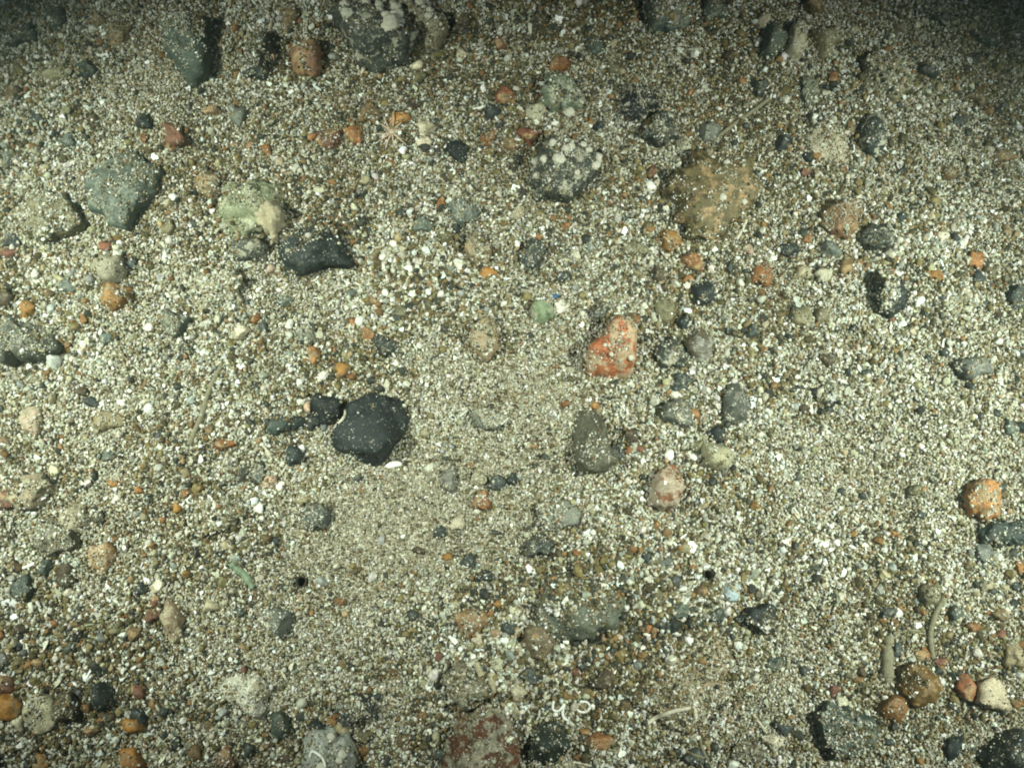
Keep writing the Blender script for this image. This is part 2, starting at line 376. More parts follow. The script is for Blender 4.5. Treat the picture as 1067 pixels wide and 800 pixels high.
big('rock', el(484,714,44,44,0,28,.2), 'grey', .5, 'lumpy grey-brown rock above the large red-brown rock', 'the lumpy grey-brown rock', rough=.12, tint=(.19, .17, .11))
big('rock', [(468,752),(480,736),(505,730),(528,738),(538,760),(536,790),(520,808),(480,806),(468,786)], 'rbrown', .1,
    'large red-brown rock with veins of pale crust', 'the large red-brown rock', mat=MAT['redrock'], expose=.1, tint=(.12, .045, .02), rough=.12)
big('rock', el(490,649,36,30,0,30), 'brown', .4, 'orange-brown stone with a pale cap', 'the pale-capped brown stone', tint=(.20, .12, .055), sub=3)
big('rock', el(561,667,27,36,-10,31), 'brown', .2, 'upright smooth grey-brown pebble', 'the upright brown pebble', cat='pebble', tint=(.14, .105, .065), expose=.45, sub=3)
big('rock', [(553,610),(570,600),(595,597),(625,605),(641,625),(638,652),(615,662),(585,668),(562,652)], 'grey', .42,
    'broad grey-olive rock half smothered by sand and grit', 'the sand-blanketed rock', tint=(.13, .13, .095), hk=.3, expose=.35, lean=(-.1,-.5))
big('rock', el(573,774,46,44,0,33,.1), 'black', .2, 'bulky black-green rock by white worm tubes', 'the black-green rock', expose=.3, tint=(.022, .028, .022))
big('rock', el(624,772,26,22,0,34), 'orange', .25, 'orange stone beside the black-green rock', 'the orange stone', sub=3)
big('rock', el(712,708,92,96,0,35), 'brown', .6, 'very large low brown rock almost hidden by silt', 'the silty brown rock', hk=.16, tint=(.15, .10, .045))
big('rock', [(764,645),(778,634),(800,630),(816,640),(814,652),(802,665),(786,655)], 'black', .35,
    'black wedge-shaped rock half covered by sand', 'the black wedge', expose=.35, lean=(0.3,.6))
big('rock', [(850,748),(868,737),(890,739),(909,754),(911,776),(895,790),(868,792),(858,772)], 'dgreen', .4,
    'large angular dark green-grey rock with shaded faces', 'the angular green-grey rock', expose=.4)
big('rock', el(960,713,42,42,0,38,.07), 'brown', .12, 'round glossy amber-brown cobble', 'the round brown cobble', tint=(.12, .068, .02), expose=.35)
big('rock', el(932,738,32,24,10,39), 'rust', .3, 'rust-coloured stone touching the round brown cobble', 'the rust stone', sub=3)
big('rock', el(1012,716,23,32,0,40), 'red', .2, 'rusty red block beside the cream-pink stone', 'the rusty red block', tint=(.26, .09, .04), sub=3)
big('rock', [(1019,715),(1030,706),(1044,710),(1048,724),(1054,740),(1040,738),(1022,734)], 'cream', .1,
    'cream-pink angular stone with a flat tail', 'the cream-pink stone', tint=(.52, .43, .32), sub=3)
big('rock', [(1022,780),(1036,766),(1060,760),(1078,768),(1080,800),(1050,812),(1026,804)], 'black', .25,
    'bulky black rock with a crumbled top', 'the bulky black rock', expose=.35)
big('rock', [(1003,520),(1010,505),(1025,500),(1038,508),(1041,525),(1035,540),(1020,543),(1007,535)], 'orange', .2,
    'vivid orange stone resting on a dark green one', 'the vivid orange stone', expose=.55, mat=MAT['warm'], tint=(.33, .155, .05))
big('rock', [(1008,553),(1022,543),(1050,545),(1075,538),(1075,562),(1045,567),(1020,563)], 'dgreen', .15,
    'long dark green stone under the vivid orange stone', 'the long dark green stone', expose=.2, rough=.16, ragged=.28, hk=.3, tint=(.035, .05, .042))
big('rock', [(908,292),(922,284),(938,290),(943,306),(938,322),(926,330),(912,326)], 'black', .55,
    'black stone with sand cover leaving a dark crescent rim', 'the dark crescent stone', expose=.35, lean=(-1,-.5))
big('rock', el(877,228,42,38,-25,46), 'rust', .4, 'brown stone with an orange shoulder', 'the orange-shouldered stone', tint=(.17, .095, .045))
big('rock', el(915,247,34,28,0,47,.2), 'crust', .3, 'black and grey knobbly stone beside the orange-shouldered stone', 'the knobbly stone', sub=3)
big('rock', el(505,352,27,48,-8,48), 'tan', .55, 'elongated tan-brown stone sunk in sand', 'the elongated tan stone', tint=(.24, .18, .10), sub=3)
big('rock', el(555,268,29,29,0,49,.2), 'crust', .25, 'round black pebble laced with pale crust', 'the crust-laced pebble', cat='pebble', sub=3)
big('rock', [(551,328),(556,320),(566,317),(576,322),(575,333),(565,341),(556,337)], 'green', .1,
    'small pale green stone with a white neighbour', 'the small green stone', expose=.5, sub=3, tint=(.17, .22, .13))
big('rock', el(734,305,27,23,-10,51), 'black', .08, 'round black pebble with wet sheen on coarse sand', 'the shiny black pebble', cat='pebble', expose=.4, sub=3)
big('rock', el(729,362,29,36,15,52), 'glass', .1, 'glassy grey-brown pebble with a milky end', 'the glassy pebble', cat='pebble', sub=3)
big('rock', el(698,370,28,33,0,53,.2), 'crust', .3, 'dark encrusted stone next to the glassy pebble', 'the encrusted stone', sub=3)
big('rock', el(706,432,34,31,0,54,.15), 'crust', .4, 'grey stone freckled with barnacles', 'the freckled stone', sub=3, tint=(.09, .10, .09))
big('rock', el(764,424,25,46,5,55), 'glass', .2, 'upright glassy dark grey oval stone', 'the glassy oval stone', expose=.3, sub=3, tint=(.09, .09, .072))
big('rock', el(744,478,30,30,0,56), 'tan', .4, 'round sand-coloured stone close to a pinkish white shell sliver', 'the round sand-coloured stone', sub=3, tint=(.34, .31, .20))
big('rock', el(343,429,31,28,20,57,.2), 'black', .05, 'knobbly black rock beside the large black rock', 'the knobbly black rock', expose=.4, sub=3)
big('rock', el(333,540,31,27,10,58,.15), 'crust', .4, 'dark grey speckled stone on smooth sand', 'the dark grey speckled stone', sub=3)
big('rock', el(580,535,42,33,-10,59), 'grey', .7, 'low grey stone dusted with sand, dark on one side', 'the low dusty stone', hk=.3, lean=(-.8,0))
big('rock', el(663,110,37,34,0,60,.2), 'crust', .15, 'black cobble speckled with white growth', 'the black speckled cobble', tint=(.018, .02, .022), expose=.35)
big('rock', el(690,137,35,32,0,61,.2), 'crust', .25, 'grey-black cobble mottled with crust', 'the mottled cobble', tint=(.03, .035, .034))
big('rock', el(584,95,40,42,0,62,.15), 'green', .4, 'rounded grey-green stone with pinkish cap', 'the grey-green stone', tint=(.14, .165, .115),
    lump=[(593,116,12)])
big('rock', el(697,14,54,40,0,63), 'teal', .5, 'broad dark teal rock with a faintly silted top', 'the dark teal rock', tint=(.07, .095, .085))
big('rock', el(321,65,29,42,-10,64,.15), 'rbrown', .3, 'reddish brown stone with pale specks', 'the reddish stone', tint=(.22, .105, .055), sub=3)

# smaller stones, a few dark ones added in place of dark pits:  u v width height angle colour dust [p = pebble height factor]
SMALL = '''186 151 25 28 0 rbrown .2;157 134 14 18 0 black .1;156 151 9 10 0 rust .1;60 19 25 20 0 dgreen .3;57 80 32 25 0 tan .4;92 77 19 17 0 dgreen .3;130 38 24 40 15 brown .4
104 22 18 12 20 brown .3;252 127 18 22 0 grey .3;417 125 22 12 0 amber .2;369 141 21 18 0 orange .2;345 149 24 22 0 rbrown .3;327 147 9 9 0 orange .1;282 164 10 15 -30 orange .1
480 53 11 11 0 cream .1;443 133 19 17 0 cream .1;442 148 14 13 0 cream .1;477 155 22 23 0 black .1;527 97 20 18 0 red .1;513 115 14 15 0 dark .1;507 144 15 11 0 rust .2;530 146 18 12 0 brown .2
387 121 20 22 0 brown .3;436 81 13 12 0 olive .2;434 68 12 10 0 cream .2;431 110 14 12 0 dbrown .2;584 64 25 14 0 rust .2;624 131 15 10 0 black .1;553 140 22 20 0 red .15;559 114 20 18 0 beige .3
739 139 26 15 -15 grey .3;742 12 34 26 0 dgreen .4;800 50 24 38 0 dgreen .3;795 27 16 18 0 beige .3;679 179 9 14 20 rbrown .1;714 152 16 18 0 beige .4;773 86 9 7 0 orange .1;867 84 13 10 0 orange .1
842 95 20 28 0 teal .5;827 47 20 46 8 beige .4;856 48 30 34 0 olive .5;967 75 25 10 0 dark .3;1047 160 30 13 0 brown .3;847 9 24 20 0 brown .3;838 181 11 9 0 rbrown .1;815 151 19 12 -30 dark .2;840 167 12 9 0 black .1
980 20 30 12 20 dark .4;1030 40 34 14 25 dgreen .4;1020 100 30 10 25 brown .4;1000 125 18 10 0 dark .3;114 260 13 12 0 red .05;11 264 18 10 0 rbrown .1;14 252 22 13 0 dark .2;141 277 10 17 0 dark .2
31 325 21 18 0 amber .2;7 311 18 20 0 dbrown .3;200 365 15 18 0 black .3;189 343 30 24 0 dgreen .5;180 241 12 18 0 olive .2;115 356 14 11 0 teal .2;73 300 19 14 0 teal .3;52 308 15 9 0 brown .1;252 350 22 14 -20 cream .2
217 197 40 24 0 brown .45;418 221 9 14 -20 dark .1;440 235 19 15 0 teal .3;460 212 9 16 20 rust .1;482 221 27 26 0 teal .4;476 239 11 11 0 black .1;464 247 14 14 0 olive .1;410 254 9 8 0 white 0;479 275 16 10 25 white .05
508 285 17 11 0 amber .1;497 260 30 34 0 brown .6;490 302 22 17 20 dark .6;402 362 20 22 -20 black .25;384 350 13 14 0 orange .2;369 336 10 9 0 orange .1;387 314 11 13 30 brown .2;417 327 10 17 15 olive .2
328 370 13 18 -10 orange .1;357 385 15 16 0 amber .2;367 392 13 8 0 rust .1;319 350 28 22 0 dark .55;300 316 16 14 0 teal .3;277 345 9 18 0 dark .2;270 335 10 11 0 rust .1;284 282 10 11 0 pink .1;367 306 11 8 0 teal .1
416 279 9 8 0 olive .1;713 335 17 14 -30 black .1;760 345 9 9 0 black .1;710 397 21 14 0 dark .3;694 320 22 30 0 olive .3;687 286 15 16 0 dbrown .3;692 299 8 10 0 dbrown .1;723 272 24 18 0 rust .2;698 250 17 28 -8 amber .2
661 258 26 20 0 olive .4;587 289 16 11 0 dark .05;579 310 9 5 -20 vblue .05;583 321 19 15 0 white .3;622 330 20 22 0 dark .35;615 315 7 11 0 white 0;718 290 12 8 0 orange .1;794 284 22 28 0 rust .3;780 260 9 10 0 pink 0
561 245 7 7 0 orange 0;591 232 7 6 0 orange 0;539 222 19 10 -30 beige .2;784 345 12 13 0 dark .2;798 337 7 8 0 white 0;842 247 11 13 0 orange .05;864 260 23 17 25 grey .05;822 260 26 14 0 black .3;882 275 16 21 0 brown .1
860 285 17 15 0 cream .2;837 282 23 12 -10 beige .3;1017 270 16 21 0 orange .05;862 328 20 22 0 olive .3;838 330 25 24 0 olive .5;1060 315 26 30 0 dark .3;890 342 8 9 30 black .1;981 247 13 11 0 cream .1;995 250 8 13 -35 dark .1
1019 289 14 12 0 dark .2;1033 286 9 14 0 olive .1;972 289 19 10 15 amber .2;939 227 9 11 0 dark .1;1039 226 16 10 0 brown .2;1012 385 46 20 -10 grey .4;999 388 10 18 0 black .1;982 369 10 9 0 dark .1;905 387 13 8 0 dark .2
862 374 16 12 0 dbrown .3;956 315 11 11 0 white .05;930 334 9 7 0 rbrown .1;9 522 22 22 0 rbrown .25;84 543 42 28 0 beige .55;108 541 10 14 0 dark .2;115 440 28 20 0 tan .3;33 438 28 26 0 pink .45
237 465 23 12 0 rust .15;222 448 12 12 0 brown .1;150 512 12 7 20 orange .1;122 505 14 8 20 amber .2;196 515 14 8 -20 rust .1;172 542 12 7 0 rust .1;187 530 10 11 0 amber .1;100 496 7 10 0 black .1;114 476 13 12 0 teal .3;158 522 11 10 0 dark .3
50 592 21 15 0 dgreen .2;70 594 17 14 0 dbrown .1;59 491 14 10 0 cream .05;98 420 18 11 20 dark .2;85 406 26 12 15 dbrown .3;327 441 16 16 0 black .1;312 442 16 15 0 black .05;292 443 24 21 0 dgreen .15;323 426 9 14 -10 pink .05
340 445 10 11 0 grey .1;307 477 17 24 20 dark .05;272 493 14 30 0 crust .4;293 507 10 10 0 white .05;283 504 18 14 0 pink .3;318 522 20 12 0 tan .4;443 452 9 8 0 cream 0;513 437 40 22 0 grey .75;468 499 14 27 -10 grey .3
518 504 20 14 0 dark .3;534 500 14 11 0 black .2;502 522 15 22 0 rust .3;459 555 16 11 0 dark .2;437 574 14 8 20 dbrown .2;466 580 10 9 0 amber .05;489 585 14 18 0 dark .25;506 601 22 11 0 black .3;374 499 9 7 0 dark .3
280 562 11 12 0 brown .1;289 564 8 8 0 dark .1;478 545 16 14 0 beige .3;499 500 15 20 20 beige .3;644 470 17 26 0 dark .35;657 455 16 14 0 dbrown .2;745 454 19 15 15 black .1;709 403 18 10 0 dark .3;725 466 13 14 0 olive .2
561 568 27 22 0 crust .25;589 421 8 9 0 rust .1;620 424 13 10 0 amber .1;654 469 8 11 0 orange .1;668 468 11 6 0 rbrown .1;713 572 19 9 -10 tan .2;693 587 18 12 -15 grey .2;601 576 9 5 0 orange 0;673 580 10 12 0 dark .2
643 583 6 14 0 dbrown .1;750 527 18 14 0 olive .3;1062 447 12 15 0 black .1;1050 447 16 16 0 teal .2;837 426 10 10 0 dbrown .05;865 408 30 28 0 crust .6;832 571 13 12 0 olive .05;826 580 10 6 20 brown .1;877 512 6 10 0 dark .1
900 516 9 8 0 dark .2;831 496 9 12 0 dark .4;960 536 12 8 0 dark .1;955 566 7 13 0 black .1;1007 403 8 10 -40 black .1;931 556 13 8 0 amber .3;890 556 8 6 0 amber .1;1063 589 11 15 0 orange .1;1026 575 18 20 0 grey .3;955 510 18 12 0 olive .4
24 750 16 16 0 cream .2;146 719 16 14 0 rbrown .15;150 745 17 14 0 dark .2;162 641 20 12 0 rbrown .2;164 625 10 12 0 rbrown .1;150 614 18 12 0 dark .1;166 611 14 13 0 cream .15;221 631 16 16 0 beige .1;142 659 16 15 -30 brown .05
125 656 20 10 -20 olive .2;86 663 13 12 20 black .1;110 665 12 11 20 grey .05;85 650 10 8 0 brown .1;29 615 27 23 0 dgreen .25;71 605 23 16 0 dbrown .3;25 672 13 10 0 black .1;27 655 15 10 0 dbrown .1;4 660 15 15 0 rust .1
9 686 11 12 0 grey .2;10 711 25 18 0 rbrown .2;252 637 11 10 0 dgreen .3;255 696 9 8 0 rbrown .1;252 673 12 7 15 rust .1;186 775 13 12 0 black .2;207 782 13 20 -15 brown .1;172 764 13 10 0 dark .2;100 760 15 12 0 brown .1
142 755 25 12 0 amber .1;45 793 21 15 0 amber .1;3 790 10 14 0 black .1;237 788 20 24 0 rbrown .35;181 742 6 9 0 black .1;117 745 15 10 0 dbrown .1;431 641 12 12 0 dark .3;393 725 9 9 0 dark .1;331 756 24 13 20 black .1
354 747 12 11 0 rust .2;358 758 14 18 -20 tan .2;377 766 16 16 0 olive .3;447 714 9 9 0 white 0;458 684 14 9 30 rbrown .1;446 677 9 8 0 dark .1;463 786 18 15 0 dgreen .2;499 666 15 14 0 cream .1;518 692 14 13 0 cream .2
530 653 18 14 0 dark .2;499 602 22 8 -10 black .2;386 650 10 9 0 cream .1;356 626 11 7 0 rust .2;629 708 20 20 0 dbrown .3;551 703 18 16 0 dark .3;782 783 36 28 0 dbrown .5;726 790 22 17 0 dark .3;664 656 20 12 0 dark .3
694 651 20 15 0 dark .4;709 637 16 16 0 teal .3;724 648 14 12 0 dark .3;746 642 16 12 0 dgreen .2;684 622 21 18 0 olive .3;731 616 15 14 0 brown .2;761 615 24 17 0 blue .3;676 655 9 9 0 orange .1;638 622 16 18 0 dbrown .3
754 700 12 8 0 dark .2;540 722 14 18 0 beige .2;541 636 8 7 0 white 0;967 682 16 17 0 rust .2;996 780 15 25 15 black .05;873 720 14 13 -30 rbrown .05;881 732 13 13 0 cream .05;820 760 24 11 25 dark .2;811 692 20 20 0 dgreen .4
809 773 16 20 0 cream .4;1000 638 18 12 -20 dgreen .2;1020 653 17 10 0 rust .2;970 620 26 22 0 olive .4;1061 680 20 32 0 tan .3;940 678 11 20 0 dark .2;927 637 24 11 0 dark .3;1061 610 9 10 0 dark .2;929 774 13 7 0 dark .1
718 190 16 10 30 cream .2;30 40 26 14 -20 dark .3;20 100 20 12 -20 brown .3;8 170 16 22 0 teal .4;40 128 20 10 20 dark .3;75 150 18 12 0 teal .3;225 120 16 10 0 brown .2;300 20 20 34 0 brown .4;480 20 24 16 0 dbrown .4
520 40 16 12 0 rbrown .2;560 20 22 16 0 dbrown .3;620 45 16 22 20 dgreen .3;640 70 14 10 0 olive .2;760 60 14 10 0 dbrown .2;790 95 18 14 0 dark .3;940 30 20 12 20 olive .4;990 180 20 10 20 brown .3;1050 240 12 16 0 brown .3
1045 640 16 12 0 brown .3;1030 610 16 10 0 tan .3;985 690 14 12 0 rbrown .2;1048 660 12 12 0 rbrown .2;900 700 12 10 0 dbrown .2;840 700 10 12 0 dark .2;770 735 12 8 0 brown .2;650 735 14 12 0 brown .3;600 700 12 10 0 rbrown .2
420 770 16 12 0 brown .2;440 745 12 10 0 rust .2;410 700 10 8 0 brown .1;300 790 14 12 0 dbrown .2;260 780 12 14 0 dark .2;220 755 14 10 0 brown .2;45 690 14 10 0 brown .2;60 650 10 8 0 rust .1;15 560 14 12 0 dbrown .2;20 590 16 12 0 brown .2'''
rows = []
for part in SMALL.replace('\n', ';').split(';'):
    a = part.split(); rows.append([float(x) for x in a[:5]]+[a[5], float(a[6])])
# labels of the small ones: colour, shape, size, and what they lie beside
def small_label(i, level):
    u, v, a, b, ang, ck, du = rows[i]; d = math.sqrt(a*b); asp = max(a, b)/min(a, b)
    size = 'tiny' if d < 9.5 else 'small' if d < 13.5 else 'medium' if d < 19 else 'chunky'
    shape = 'elongated' if asp > 1.6 else 'oval' if asp > 1.2 else 'rounded'
    st = 'sand-dusted ' if du >= .4 else ''
    near = sorted(BIG, key=lambda q: math.hypot(q[1]-u, q[2]-v))
    s = f'{st}{size} {COL[ck][2]} {shape} pebble'
    if level == 0: return f'{s} close to {near[0][0]}'
    if level == 3: return f'{s} between {near[1][0]} and {near[2][0].replace("the ", "")}'
    if level == 2: return f'{s} between {near[0][0]} and {near[2][0].replace("the ", "")}'
    return f'{s} between {near[0][0]} and {near[1][0].replace("the ", "")}'
labs = [small_label(i, 0) for i in range(len(rows))]
labs = [l if labs.count(l) == 1 else small_label(i, 1) for i, l in enumerate(labs)]
labs = [l if labs.count(l) == 1 else small_label(i, 2) for i, l in enumerate(labs)]
for i in range(len(rows)):                                 # look-alikes that still share a label: name the second by its other neighbour
    if labs[i] in labs[:i]: labs[i] = small_label(i, 3)
for i, (u, v, a, b, ang, ck, du) in enumerate(rows):
    d = math.sqrt(a*b)
    rr = np.random.default_rng(i+900)
    o = stone('pebble', outline(u, v, a, b, ang, 500+i, .22), ck, du, seed=700+i, hk=rr.uniform(.34, .48), expose=rr.uniform(.04, .36) if du < .35 else rr.uniform(-.15, .12),
              sub=3 if d > 12 else 2, facets=int(rr.integers(5, 11)), rough=rr.uniform(.04, .10))
    tag(o, labs[i], 'pebble', 'pebbles scattered over the shelly sand')

# ------------------------------------------------------------------ tubes, shells, star, burrows
ALLV = np.concatenate([s[1] for s in STONES]); off = 0; ALLF = []; SID = []
for k, s in enumerate(STONES):
    ALLF += [tuple(i+off for i in f) for f in s[2]]; SID += [k]*len(s[2]); off += len(s[1])
TREE = bvh(ALLV, ALLF); SID = np.array(SID)
def surf(x, y):
    g = float(ground_z(x, y)); h = TREE.ray_cast(Vector((x, y, .3)), Vector((0, 0, -1)))
    return max(g, h[0].z) if h[0] else g
def smooth_path(P, n):
    P = np.array(P, float); k = len(P); t = np.linspace(0, k-1, n); out = []
    for q in t:
        i = min(int(q), k-2); f = q-i
        p0, p1, p2, p3 = P[max(i-1, 0)], P[i], P[i+1], P[min(i+2, k-1)]
        out.append(.5*((2*p1)+(-p0+p2)*f+(2*p0-5*p1+4*p2-p3)*f*f+(-p0+3*p1-3*p2+p3)*f**3))
    return np.array(out)
def tube(path_px, r_px, lift=.4, taper=(1, 1), n=None, sides=8, wob=.12, seed=0, follow=True):
    """swept tube along photo pixels lying on the floor; returns verts (world), faces"""
    n = n or 6*len(path_px); q = smooth_path(path_px, n); W = px(q[:, 0], q[:, 1])
    zs = np.array([surf(a, b) for a, b in W]) if follow else np.full(n, max(surf(a, b) for a, b in W))
    zs = np.convolve(np.pad(zs, 2, 'edge'), np.ones(5)/5, 'valid')
    r0 = r_px*S; V = []; F = []
    C = np.stack([W[:, 0], W[:, 1], zs+r0*lift], -1); T = np.gradient(C, axis=0); T /= np.linalg.norm(T, axis=1)[:, None]
    for i in range(n):
        s = np.cross(T[i], (0, 0, 1)); s /= np.linalg.norm(s)+1e-9; u = np.cross(s, T[i])
        rad = r0*(taper[0]+(taper[1]-taper[0])*i/(n-1))*(1+wob*float(vnoise(np.array([i*.6, seed, 0.]), seed)))
        for k in range(sides):
            a = 2*math.pi*k/sides; V.append(C[i]+rad*(math.cos(a)*s+math.sin(a)*u))
    for i in range(n-1):
        for k in range(sides):
            a, b = i*sides+k, i*sides+(k+1) % sides; F.append((a, b, b+sides, a+sides))
    F.append(tuple(range(sides-1, -1, -1))); F.append(tuple(range((n-1)*sides, n*sides)))
    return np.array(V), F
def tube_thing(name, path, r, mat, label, cat, group=None, **kw):
    V, F = tube(path, r, **kw); c = V.mean(0); o = link(name, mesh(name, V-c, F, mat), c)
    return tag(o, label, cat, group)
G = 'worm tubes lying on the seabed'
tube_thing('worm_tube', [(236,382),(228,398),(220,418),(212,440),(201,466)], 3.3, M_TUBE, 'long straight silt-coated worm tube beside the sand-dusted grey stone', 'worm tube', G, taper=(.7, 1.1))
tube_thing('stick', [(800,106),(780,121),(764,132),(747,145)], 2.2, M_TUBE, 'thin straight tan stick leaning out beyond the brown slab', 'stick', lift=1.2, wob=.05)
tube_thing('worm_tube', [(672,755),(684,747),(697,741),(709,738),(721,737),(724,748)], 2.1, M_TUBEPALE, 'curved cream worm tube arched over the silty brown rock', 'worm tube', G, lift=.8)
tube_thing('worm_tube', [(577,729),(576,738),(582,740),(588,733),(586,742),(588,748),(592,750)], 1.3, M_SHELL, 'zigzag white worm tube beside the black-green rock', 'worm tube', G, sides=7, wob=.05, lift=2.6)
tube_thing('worm_tube', [(598,735),(604,741),(611,741),(615,736),(611,731),(604,731)], 1.3, M_SHELL, 'white worm tube curled into an open loop', 'worm tube', G, sides=7, wob=.05, lift=2.6)
tube_thing('worm_tube', [(327,786),(329,780),(335,781),(341,786),(344,794),(339,796)], 1.4, M_SHELL, 'white worm tube hooked on top of the pale blue-grey stone', 'worm tube', G, lift=1.0)
tube_thing('worm_tube', [(594,772),(589,786),(587,795),(600,794),(617,798)], 1.3, M_TUBEPALE, 'thin bent cream tube skirting the black-green rock', 'worm tube', G)
tube_thing('worm_tube', [(985,622),(977,640),(973,662),(977,686)], 3.0, M_TUBE, 'bowed tan worm tube near the round brown cobble', 'worm tube', G, lift=.8)
tube_thing('sponge', [(930,662),(929,680),(929,700),(930,712)], 7, M_TUBE, 'stout upright tan sponge column beside the round brown cobble', 'sponge', lift=.25, taper=(.55, 1), sides=12, wob=.4)
tube_thing('worm_tube', [(935,660),(950,657),(968,657)], 1.8, M_TUBE, 'short tan tube lying across the head of the tan sponge', 'worm tube', G)
tube_thing('worm_tube', [(361,428),(363,434),(362,441),(357,446)], 1.5, M_TUBEPALE, 'small cream tube wedged between two black rocks', 'worm tube', G, lift=1.2)
tube_thing('worm_tube', [(276,464),(281,472),(285,480)], 1.7, M_TUBEPALE, 'short pale rod of tube near the dark grey oval pebble', 'worm tube', G)
tube_thing('worm_tube', [(320,87),(318,95),(317,102)], 1.3, M_TUBEPALE, 'short pale tube under the reddish stone', 'worm tube', G)
tube_thing('worm_tube', [(730,768),(734,782),(742,798)], 1.7, M_TUBE, 'thin bowed tan tube below the silty brown rock', 'worm tube', G)
tube_thing('worm_tube', [(700,790),(712,783),(722,786),(735,790)], 1.4, M_TUBE, 'faint silty tube lying across a dark pebble', 'worm tube', G)
tube_thing('worm_tube', [(787,745),(796,757),(802,768)], 1.4, M_TUBEPALE, 'slim pale tube on open gravelly sand', 'worm tube', G)
tube_thing('worm_tube', [(776,232),(772,242),(767,250)], 1.8, M_TUBEPALE, 'stubby pale tube at the rim of the brown slab', 'worm tube', G)
tube_thing('shell_splinter', [(28,592),(34,590),(40,587)], 1.7, M_SHELL, 'bright white splinter of shell by dark green pebble', 'shell', lift=1)
tube_thing('shell_splinter', [(845,421),(846,426),(846,431)], 1.6, M_SHELL, 'small white rod of shell beside a dark brown pebble', 'shell', lift=.8)
tube_thing('shell_splinter', [(104,61),(109,60),(114,58)], 1.8, M_SHELL, 'pale yellow-white splinter in dark gravel by the tapering slab', 'shell', lift=1)
tube_thing('shell_splinter', [(491,112),(498,111),(506,109)], 1.5, M_SHELL, 'white splinter of shell beside a dark grey pebble and red pebble', 'shell', lift=.8)
tube_thing('algae_stem', [(243,587),(250,594),(258,600),(265,612)], 4.2, simple_mat('green_algae', (.10, .14, .085), (.20, .25, .16), 300, .7), 'slim green-grey stem bedded in the sand', 'stem', taper=(.7, 1), lift=.2, wob=.25)
for i, (a, b) in enumerate([([(496,690),(499,697),(502,704)], 3.4), ([(512,700),(513,710),(513,721)], 3.6), ([(541,669),(541,676),(542,683)], 2.6)]):
    tube_thing('sponge', a, b, M_SPONGE, ['cream finger of sponge above the lumpy grey-brown rock', 'cream finger of sponge beside the large red-brown rock', 'little cream sponge finger by the upright brown pebble'][i], 'sponge', 'cream sponge fingers', lift=.5, wob=.25)

# crumpled cream sponge on the pale green rock
o = stone('sponge', [(276,236),(280,226),(292,221),(299,230),(300,243),(296,258),(292,265),(287,256),(280,246)], 'cream', .05, seed=77, hk=.5, expose=.9, rough=.24, facets=4, sub=4, mat=M_SPONGE)
o.location.z = surf(o.location.x, o.location.y)*.0+float(ground_z(o.location.x, o.location.y))+.012
tag(o, 'crumpled cream sponge with a drooping tip on the pale green rock', 'sponge'); STONES.pop()

def flake(name, u, v, a, b, ang, mat, label, cat='shell', group=None, dome=.35):
    """a domed shell valve with thickness"""
    n, m = 16, 5; V = []; F = []; c = px(u, v); ca, sa = math.cos(-R(ang)), math.sin(-R(ang))
    for layer in (0, 1):
        for i in range(m+1):
            for k in range(n):
                t = 2*math.pi*k/n; q = (i/m)*(1-.06*layer)*(1+.07*math.sin(3*t+u)); x, y = a/2*S*q*math.cos(t), b/2*S*q*math.sin(t)
                V.append((x*ca-y*sa, x*sa+y*ca, dome*min(a, b)*S*(1-(i/m)**2)-layer*.0006))
    W = (m+1)*n
    for layer in (0, 1):
        for i in range(m):
            for k in range(n):
                q = [layer*W+i*n+k, layer*W+i*n+(k+1) % n, layer*W+(i+1)*n+(k+1) % n, layer*W+(i+1)*n+k]
                F.append(tuple(q if not layer else q[::-1]))
    for k in range(n): F.append((m*n+k, m*n+(k+1) % n, W+m*n+(k+1) % n, W+m*n+k))
    o = link(name, mesh(name, V, F, mat), (c[0], c[1], surf(c[0], c[1])+.0006)); o.rotation_euler = (.25*math.sin(u), .25*math.cos(v), 0)
    return tag(o, label, cat, group)
GS = 'white shells and shell pieces on the sand'
